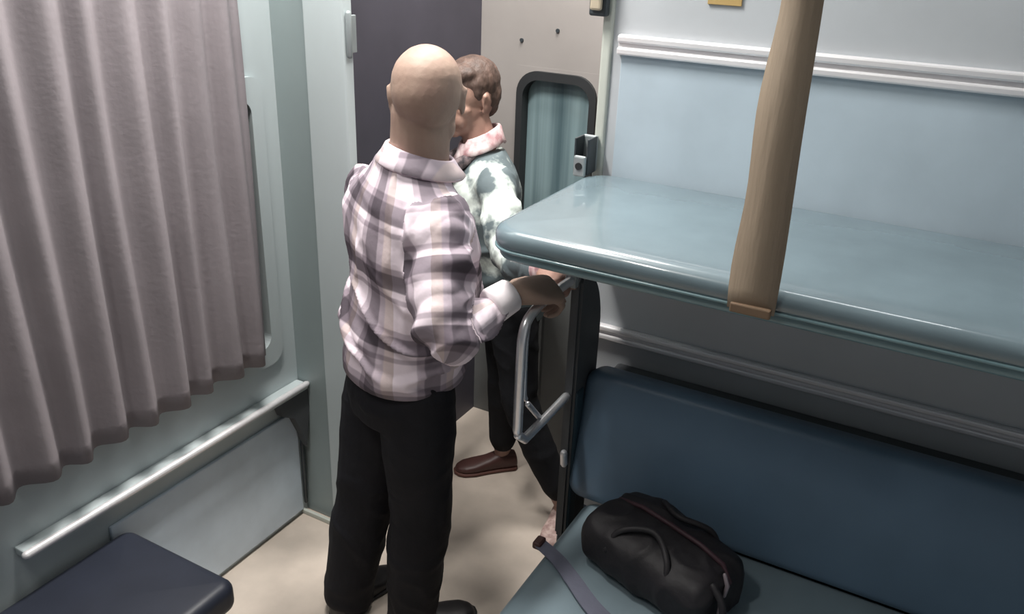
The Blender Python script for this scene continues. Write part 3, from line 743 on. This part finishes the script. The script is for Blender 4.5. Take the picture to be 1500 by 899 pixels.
    bm = bmesh.new(); n = 36; rs = []; cN = nb+up*.012
    for (rad, dz) in ((.060, .026), (.064, .032), (.069, .027), (.078, -.004), (.086, -.020), (.080, -.026), (.064, -.006), (.058, .01)):
        rs.append([bm.verts.new(cN+r*math.cos(2*math.pi*k/n)*rad+f*math.sin(2*math.pi*k/n)*rad+up*(dz-.030*math.sin(2*math.pi*k/n)+.012*(math.cos(2*math.pi*k/n) < -.5))) for k in range(n)])
    for i in range(len(rs)):
        A, B = rs[i], rs[(i+1) % len(rs)]
        for k in range(n): bm.faces.new((A[k], A[(k+1) % n], B[(k+1) % n], B[k]))
    from_bm('collar', bm, MT['pink'], shirt, True)['label'] = 'pink and white collar'
    # dark patterned scarf over the chest
    bm = bmesh.new()
    stube(bm, [(*(nb+l*.055+f*.03-up*.015), .016), (*(nb+l*.045+f*.085-up*.05), .022), (*(nb+f*.115-up*.085), .024), (*(nb-l*.045+f*.09-up*.05), .022), (*(nb-l*.055+f*.03-up*.015), .016)])
    stube(bm, [(*(nb+f*.115-up*.08), .022), (*(nb+f*.130+l*.01-up*.17), .026), (*(nb+f*.135+l*.02-up*.28), .024)])
    me = remesh(bm, .005, 3); link_world('scarf', me, MT['scarf'], root)
    # trousers
    bm = bmesh.new()
    loft(bm, [(hip-up*.13, r, f, .132, .095, .105), (hip-up*.05, r, f, .146, .105, .115), (hip+up*.05, r, f, .146, .108, .108)], 36)
    for h_, k_, a_ in ((hR, kR, aR), (hL, kL, aL)):
        limb(bm, [L4(h_-up*.01, .086), L4(lerp(h_, k_, .35), .082), L4(lerp(h_, k_, .7), .070), L4(k_, .064), L4(lerp(k_, a_, .4), .060), L4(lerp(k_, a_, .85), .052)])
    me = remesh(bm, .0065, 8, .5); a = coords(me); nn = normals(me)
    for i in range(len(a)):
        p = a[i]; a[i] += nn[i]*.005*(noise.noise(V((p[0]*9, p[1]*9, p[2]*5)))+.6*ridge(noise.noise(V((p[0]*8, p[1]*8, p[2]*10)))))
    setco(me, a); link_world('trousers', me, MT['jean'], root)
    for a_, g, m in ((aR, f, MT['shoe2']), (aL, V((.18, -.98, 0)).normalized(), MT['slip'])):
        bm = bmesh.new(); FL = .25 if a_ is aR else .225; hl = V((a_.x, a_.y, .006))-g*.06; shoe_geo(bm, hl, hl+g*FL, .95)
        sh = link_world('shoe', remesh(bm, .006, 2), m, root)
        sh['label'] = 'red-brown shoe' if m is MT['shoe2'] else 'pale pinkish grey patterned shoe'
        bm = bmesh.new(); lat = g.cross(up); secs = []
        for t, w in ((0, .022), (.04, .034), (.3, .036), (.5, .040), (.7, .048), (.88, .045), (.97, .032), (1.02, .012)):
            secs.append((hl+g*FL*t+up*.002, lat, up, w, .008, .008))
        loft(bm, secs, 20, 4); from_bm('sole', bm, MT['sole'], sh, True)
    return root
bald_man(); far_man()

# =================================================================== BAG ON THE SEAT
bag = empty('duffel_bag', (-.47, 1.74, .455), 'black soft duffel bag with pale zip pulls lying on the bench seat', 'bag')
ang = math.radians(-18); bd = V((math.cos(ang), math.sin(ang), 0))*.92; bn = V((-math.sin(ang), math.cos(ang), 0)); bc = V((-.465, 1.738, .455)); up = V((0, 0, 1))
bm = bmesh.new(); secs = []
for t, w, h in ((-.208, .075, .09), (-.203, .10, .130), (-.185, .113, .153), (-.10, .118, .163), (0, .120, .161), (.10, .118, .156), (.185, .111, .140), (.203, .095, .118), (.208, .07, .09)):
    secs.append((bc+bd*t+up*(h/2), bn, up, w, h/2, h/2))
loft(bm, secs, 36, 3.4)
me = remesh(bm, .0065, 3, .5); a = coords(me); nn = normals(me)
for i in range(len(a)):
    if a[i][2] > .47: a[i] += nn[i]*.009*(noise.noise(V(a[i])*9)+.6*ridge(noise.noise(V((a[i][0]*10, a[i][1]*12, a[i][2]*7)))))
setco(me, a); link_world('bag_body', me, MT['bag'], bag)
bm = bmesh.new()
tube(bm, [bc+bd*t+bn*.02+up*z for t, z in ((-.20, .095), (-.18, .150), (-.10, .167), (0, .165), (.1, .160), (.175, .143), (.202, .105))], .0065, 10, True, True)
from_bm('zip_band', bm, MT['bagtrim'], bag, True)
for (t, n_, z, dz) in ((.197, .0, .135, -.05), (.208, -.035, .10, -.055)):
    bm = bmesh.new(); p = bc+bd*t+bn*n_+up*z
    tube(bm, [p, p+bd*.016-bn*.006+up*dz*.4, p+bd*.014-bn*.010+up*dz], [.005, .006, .0045], 10, True, True); from_bm('zip_pull', bm, MT['zip'], bag, True)
for s_ in (-1, 1):
    bm = bmesh.new()
    tube(bm, [tuple(p) for p in catmull([bc+bd*-.10+bn*(.117*s_)+up*.10, bc+bd*-.08+bn*(.09*s_)+up*.158, bc+bd*0+bn*(.05*s_)+up*.176, bc+bd*.08+bn*(.09*s_)+up*.155, bc+bd*.10+bn*(.117*s_)+up*.09], 6)], .008, 10, True, True)
    from_bm('carry_handle', bm, MT['bag'], bag, True)
# end handle loop, right end
bm = bmesh.new()
tube(bm, [tuple(p) for p in catmull([bc+bd*.20-bn*.05+up*.13, bc+bd*.235-bn*.055+up*.10, bc+bd*.242-bn*.06+up*.05, bc+bd*.20-bn*.07+up*.03], 6)], .009, 10, True, True); from_bm('end_handle', bm, MT['bag'], bag, True)
# shoulder strap lying across the seat
path = catmull([(-.600, 1.665, .50), (-.625, 1.640, .472), (-.66, 1.640, .462), (-.72, 1.665, .461), (-.775, 1.690, .461), (-.795, 1.70, .458)], 6)
path = [V(p) for p in path]
p2 = catmull([(-.790, 1.690, .4615), (-.72, 1.655, .463), (-.65, 1.605, .463), (-.57, 1.545, .463), (-.48, 1.50, .463), (-.38, 1.46, .463)], 6)
ra, rb = [], []
for i, p in enumerate(p2):
    t = V(p2[min(i+1, len(p2)-1)])-V(p2[max(i-1, 0)]); t.normalize(); la = V((t.y, -t.x, 0)); w = .019+.008*i/len(p2)
    ra.append(V(p)+la*w); rb.append(V(p)-la*w)
bm = bmesh.new(); ribbon(bm, ra, rb, (0, 0, .004)); sp_ = from_bm('shoulder_strap', bm, MT['strap'], bag)
sp_['label'] = 'grey-violet shoulder strap'
bm = bmesh.new(); bx(bm, -.808, -.782, 1.672, 1.712, .452, .474, .006); from_bm('strap_end', bm, MT['shoe2'], sp_)

# =================================================================== LIGHTS
def lamp(name, x, y, lx, ly, power, label, color=(1, .965, .92)):
    e = empty(name, (x, y, 3.0), label, 'ceiling light')
    bm = bmesh.new(); bx(bm, x-lx/2-.02, x+lx/2+.02, y-ly/2-.02, y+ly/2+.02, 2.975, 3.0, .006); from_bm('housing', bm, MT['alu'], e)
    bm = bmesh.new(); bx(bm, x-lx/2, x+lx/2, y-ly/2, y+ly/2, 2.965, 2.978, .004); from_bm('diffuser', bm, MT['lamp'], e)
    ld = bpy.data.lights.new(name, 'AREA'); ld.shape = 'RECTANGLE'; ld.size = lx; ld.size_y = ly; ld.energy = power; ld.color = color
    o = bpy.data.objects.new('light_source', ld); COL.objects.link(o); o.parent = e; o.location = (0, 0, -.045)
    return e
lamp('ceiling_or_fill_light', -1.20, 2.45, .14, .50, 36, 'lit ceiling light over the far end of the aisle')
lamp('ceiling_or_fill_light', -1.42, 1.52, .14, .60, 52, 'lit ceiling light over the near part of the aisle')
lamp('ceiling_or_fill_light', -1.20, .25, .14, .50, 13, 'added fill light over the nearest end of the aisle')  # added front fill for the berth edge, hand and shirt back
lamp('ceiling_or_fill_light', -.20, 1.72, .60, .14, 4, 'added fill light over the seating bay', (.93, .97, 1))  # added fill for the berth top and upper partition, no known fixture
w = bpy.data.worlds.new('world'); sc.world = w; w.use_nodes = True
w.node_tree.nodes['Background'].inputs[0].default_value = (.80, .88, 1, 1); w.node_tree.nodes['Background'].inputs[1].default_value = .09
